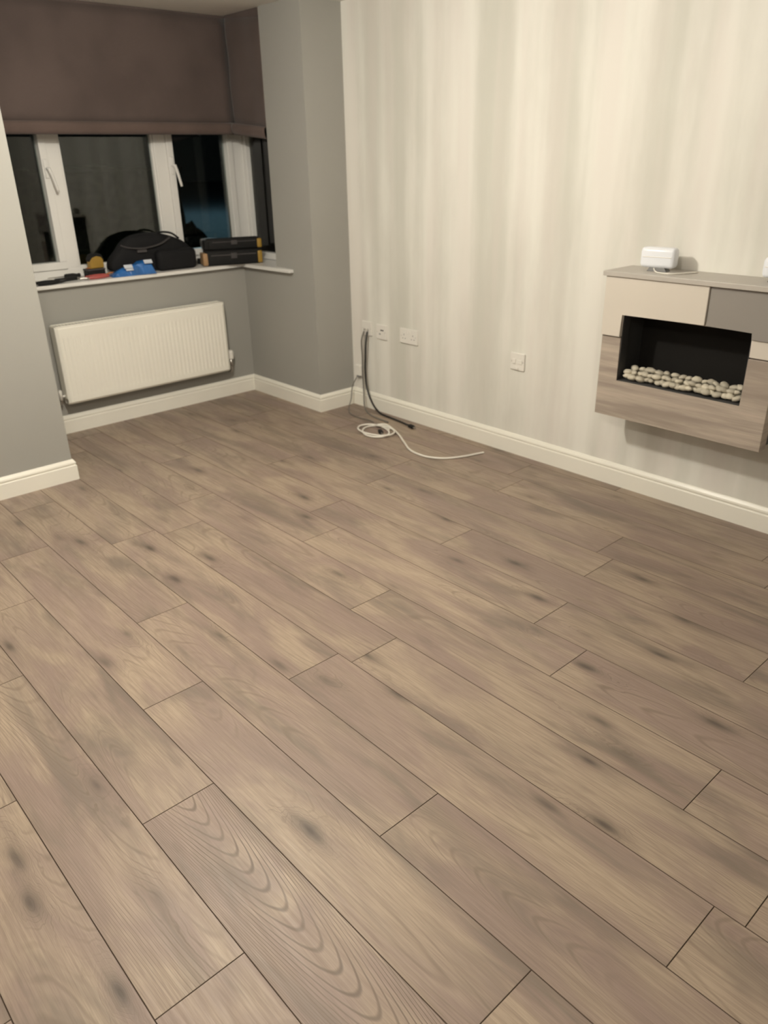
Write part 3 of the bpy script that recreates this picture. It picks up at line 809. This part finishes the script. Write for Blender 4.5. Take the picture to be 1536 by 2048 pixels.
# grey hand drill body lying over the case
r = thing('cordless_tool', 'dark grey cordless tool lying between bag and stacked cases', 'power tool', (UB - 0.132, 2.735, ST))
link('motor_housing', tube(nb(), [(0.0, -0.05, 0.125), (0.0, 0.0, 0.130), (0.0, 0.07, 0.128), (0.0, 0.13, 0.122)], lambda t: 0.034 - 0.012 * t, 14, 4), 'greypl', r, smooth=True)
link('chuck', lathe(nb(), [(0, 0.020), (0.03, 0.020), (0.05, 0.012), (0.055, 0.005)], (0.0, 0.128, 0.122), (0.0, 1.0, 0.08), 14), 'black', r, smooth=True)
link('grip', tube(nb(), [(0.0, -0.02, 0.115), (0.005, -0.035, 0.07), (0.01, -0.04, 0.03)], 0.020, 12, 4), 'rubber', r, smooth=True)
link('battery', B(-0.035, 0.045, -0.085, 0.02, 0.0, 0.036, bev=0.005), 'rubber', r)
# blue film packet
def packet():
    O = (UB - 0.010, 2.118, ST)
    r = thing('blue_packet', 'bright blue plastic packet at the front of the window board', 'packet', O, (0, 0, -0.10))
    bm = nb(); nx, ny = 8, 14; top = []; bot = []
    for i in range(nx + 1):
        rt, rbm = [], []
        for j in range(ny + 1):
            u, v = i / nx, j / ny
            x = -0.045 + 0.09 * u; yy = -0.135 + 0.27 * v
            h = (0.018 + 0.072 * v ** 0.8) * (1 - (2 * u - 1) ** 4) * (1 - abs(2 * v - 1) ** 7)
            p = Vector((x, yy, h + 0.001))
            p += noise.noise_vector(p * 28.0) * 0.010 * min(1, h * 25)
            rt.append(bm.verts.new((p.x, p.y, max(p.z, 0.001)))); rbm.append(bm.verts.new((x, yy, 0)))
        top.append(rt); bot.append(rbm)
    for g in (top, bot):
        for i in range(nx):
            for j in range(ny): bm.faces.new((g[i][j], g[i + 1][j], g[i + 1][j + 1], g[i][j + 1]))
    for i in range(nx):
        for j in (0, ny): bm.faces.new((top[i][j], top[i + 1][j], bot[i + 1][j], bot[i][j]))
    for j in range(ny):
        for i in (0, nx): bm.faces.new((top[i][j], top[i][j + 1], bot[i][j + 1], bot[i][j]))
    link('film', bm, 'blue', r)
    for yy, zz, ln in ((-0.035, 0.056, 0.05), (-0.03, 0.043, 0.045), (0.09, 0.075, 0.05)):  # white highlights on the shiny film, put in as pale strips
        bm = nb(); prism(bm, [(0.030, zz + 0.006), (0.048, zz - 0.012), (0.050, zz - 0.008), (0.033, zz + 0.009)], 'y', yy - ln / 2, yy + ln / 2)
        link('highlight_strip', bm, 'pale', r)
packet()
# tape measure
r = thing('tape_measure', 'ochre and black tape measure behind the blue packet', 'tape measure', (UB - 0.138, 1.950, ST + 0.0455), (0, 0, 0.12))
link('case', prism(nb(), [(-0.045, 0.0), (0.045, 0.0), (0.045, 0.045), (0.030, 0.075), (0.0, 0.085), (-0.030, 0.075), (-0.045, 0.05)], 'x', -0.020, 0.020, 0.006), 'yellow', r)
link('rubber_grip', prism(nb(), [(-0.048, 0.04), (-0.030, 0.066), (0.0, 0.074), (0.030, 0.066), (0.048, 0.038), (0.048, 0.052), (0.032, 0.080), (0.0, 0.090), (-0.032, 0.080), (-0.048, 0.056)], 'x', -0.022, 0.022, 0.003), 'rubber', r)
link('blade_tip', B(-0.010, 0.010, -0.062, -0.044, 0.004, 0.007), 'orange', r)
r = thing('storage_box', 'small black plastic box under the tape measure', 'box', (UB - 0.138, 1.945, ST))
link('body', B(-0.036, 0.034, -0.062, 0.046, 0.0, 0.036, bev=0.004), 'rubber', r)
link('lid', B(-0.038, 0.036, -0.064, 0.048, 0.036, 0.045, bev=0.003), 'nylong', r)
# pliers
def pliers(loc, rz, grip, label, ln=0.18):
    r = thing('pliers', label, 'pliers', loc, (0, 0, rz))
    link('jaws', prism(nb(), [(-0.004, 0.0), (0.022, 0.006), (0.020, 0.022), (-0.004, 0.060), (-0.010, 0.060), (-0.026, 0.022), (-0.024, 0.006)], 'z', 0.003, 0.014, 0.002), 'chrome' if grip == 'red' else 'black', r)
    for s in (-1, 1):
        link('handle', tube(nb(), [(s * 0.010, 0.012, 0.0105), (s * 0.028, -0.03, 0.0105), (s * 0.030, -0.07, 0.0105), (s * 0.020, -ln + 0.06, 0.0105)], lambda t: 0.0085 + 0.0015 * math.sin(t * 3), 10, 5), grip, r, smooth=True)
    return r
pliers((UB - 0.030, 1.850, ST), 0.10 + math.pi, 'red', 'red-handled pliers between the blue packet and darker tools')
pliers((UB - 0.015, 1.655, ST), 0.12, 'rubber', 'black-handled pliers at the left end of the window board')
# screwdriver, dark
r = thing('screwdriver', 'black screwdriver lying behind the red-handled pliers', 'screwdriver', (UB - 0.150, 1.755, ST), (0, 0, -0.03))
link('handle', lathe(nb(), [(0, 0.008), (0.006, 0.014), (0.05, 0.015), (0.075, 0.010), (0.09, 0.013), (0.095, 0.008)], (0.0, 0.0, 0.0152), (0.0, 1, 0.0152), 10), 'rubber', r, smooth=True)
link('shaft', lathe(nb(), [(0, 0.003), (0.09, 0.003), (0.10, 0.002)], (0.0, 0.002, 0.0152), (0.0, -1, 0.0152), 8), 'chrome', r, smooth=True)
r = thing('utility_knife', 'black and silver utility knife beside the red-handled pliers', 'knife', (UB - 0.066, 1.735, ST), (0, 0, 0.04))
link('handle', prism(nb(), [(-0.011, -0.07), (0.010, -0.075), (0.013, 0.0), (0.010, 0.06), (-0.010, 0.065)], 'z', 0.0, 0.020, 0.004), 'rubber', r)
link('blade_holder', prism(nb(), [(-0.008, 0.060), (0.008, 0.058), (0.004, 0.095), (-0.006, 0.092)], 'z', 0.005, 0.013, 0.001), 'chrome', r)
# crumpled paper and a coil of orange wire
bm = nb(); bmesh.ops.create_grid(bm, x_segments=10, y_segments=10, size=0.5)
for v in bm.verts:
    v.co = Vector((v.co.x * 0.08, v.co.y * 0.13, 0.004 + 0.010 * (0.5 + noise.noise(v.co * 5.0))))
g = bmesh.ops.extrude_face_region(bm, geom=bm.faces[:])
bmesh.ops.translate(bm, vec=(0, 0, 0.0012), verts=[v for v in g['geom'] if isinstance(v, bmesh.types.BMVert)])
tag(link('crumpled_paper', bm, 'paperw', loc=(UB - 0.088, 1.64, ST), rot=(0, 0, 0.1)), 'crumpled white paper under the black tools on the sill', 'paper')
cable('orange_wire', [(UB - 0.075, 2.06, ST + 0.004), (UB - 0.062, 2.035, ST + 0.004), (UB - 0.066, 2.01, ST + 0.020), (UB - 0.092, 1.96, ST + 0.004), (UB - 0.094, 1.90, ST + 0.004)], 0.0035, 'orange', 'short orange wire beside the tape measure')

# ------------------------------------------------------------------ outside, at night
struct(link('ground', B(-70, UB - 0.32, -30, 60, -0.6, -0.35), 'tarmac'), 'dark tarmac outside lit bluish by a street lamp', 'ground')
def hedge(loc, sx, sy, sz, label):
    bm = nb(); bmesh.ops.create_icosphere(bm, subdivisions=4, radius=1.0)
    for v in bm.verts:
        n = 0.22 * noise.noise(v.co * 3.0 + Vector(loc)) + 0.12 * noise.noise(v.co * 9.0)
        v.co *= 1 + n
        v.co = Vector((v.co.x * sx, v.co.y * sy, max(v.co.z, -0.8) * sz + 0.8 * sz))
    tag(link('garden_shrub', bm, 'leaf', loc=loc), label, 'shrub', 'shrubs outside the bay')
hedge((-10.5, 5.62, -0.35), 0.5, 0.36, 0.60, 'low dark shrub outside, seen through the right-hand pane')
bm = nb()
box(bm, -0.5, 0.5, -6.0, 6.0, 0.0, 1.75)
bmesh.ops.subdivide_edges(bm, edges=[e for e in bm.edges if abs(e.verts[0].co.y - e.verts[1].co.y) > 1], cuts=70, use_grid_fill=True)
bmesh.ops.subdivide_edges(bm, edges=[e for e in bm.edges if abs(e.verts[0].co.z - e.verts[1].co.z) > 1 or abs(e.verts[0].co.x - e.verts[1].co.x) > 0.5], cuts=8, use_grid_fill=True)
for v in bm.verts:
    q = noise.noise_vector(v.co * 2.2) * 0.12 + noise.noise_vector(v.co * 7.0) * 0.06
    v.co += Vector((q.x, q.y, q.z if v.co.z > 0.1 else 0))
tag(link('garden_hedge', bm, 'leaf', loc=(-10.0, -0.85, -0.35)), 'long dark hedge outside behind the left and middle panes', 'hedge')
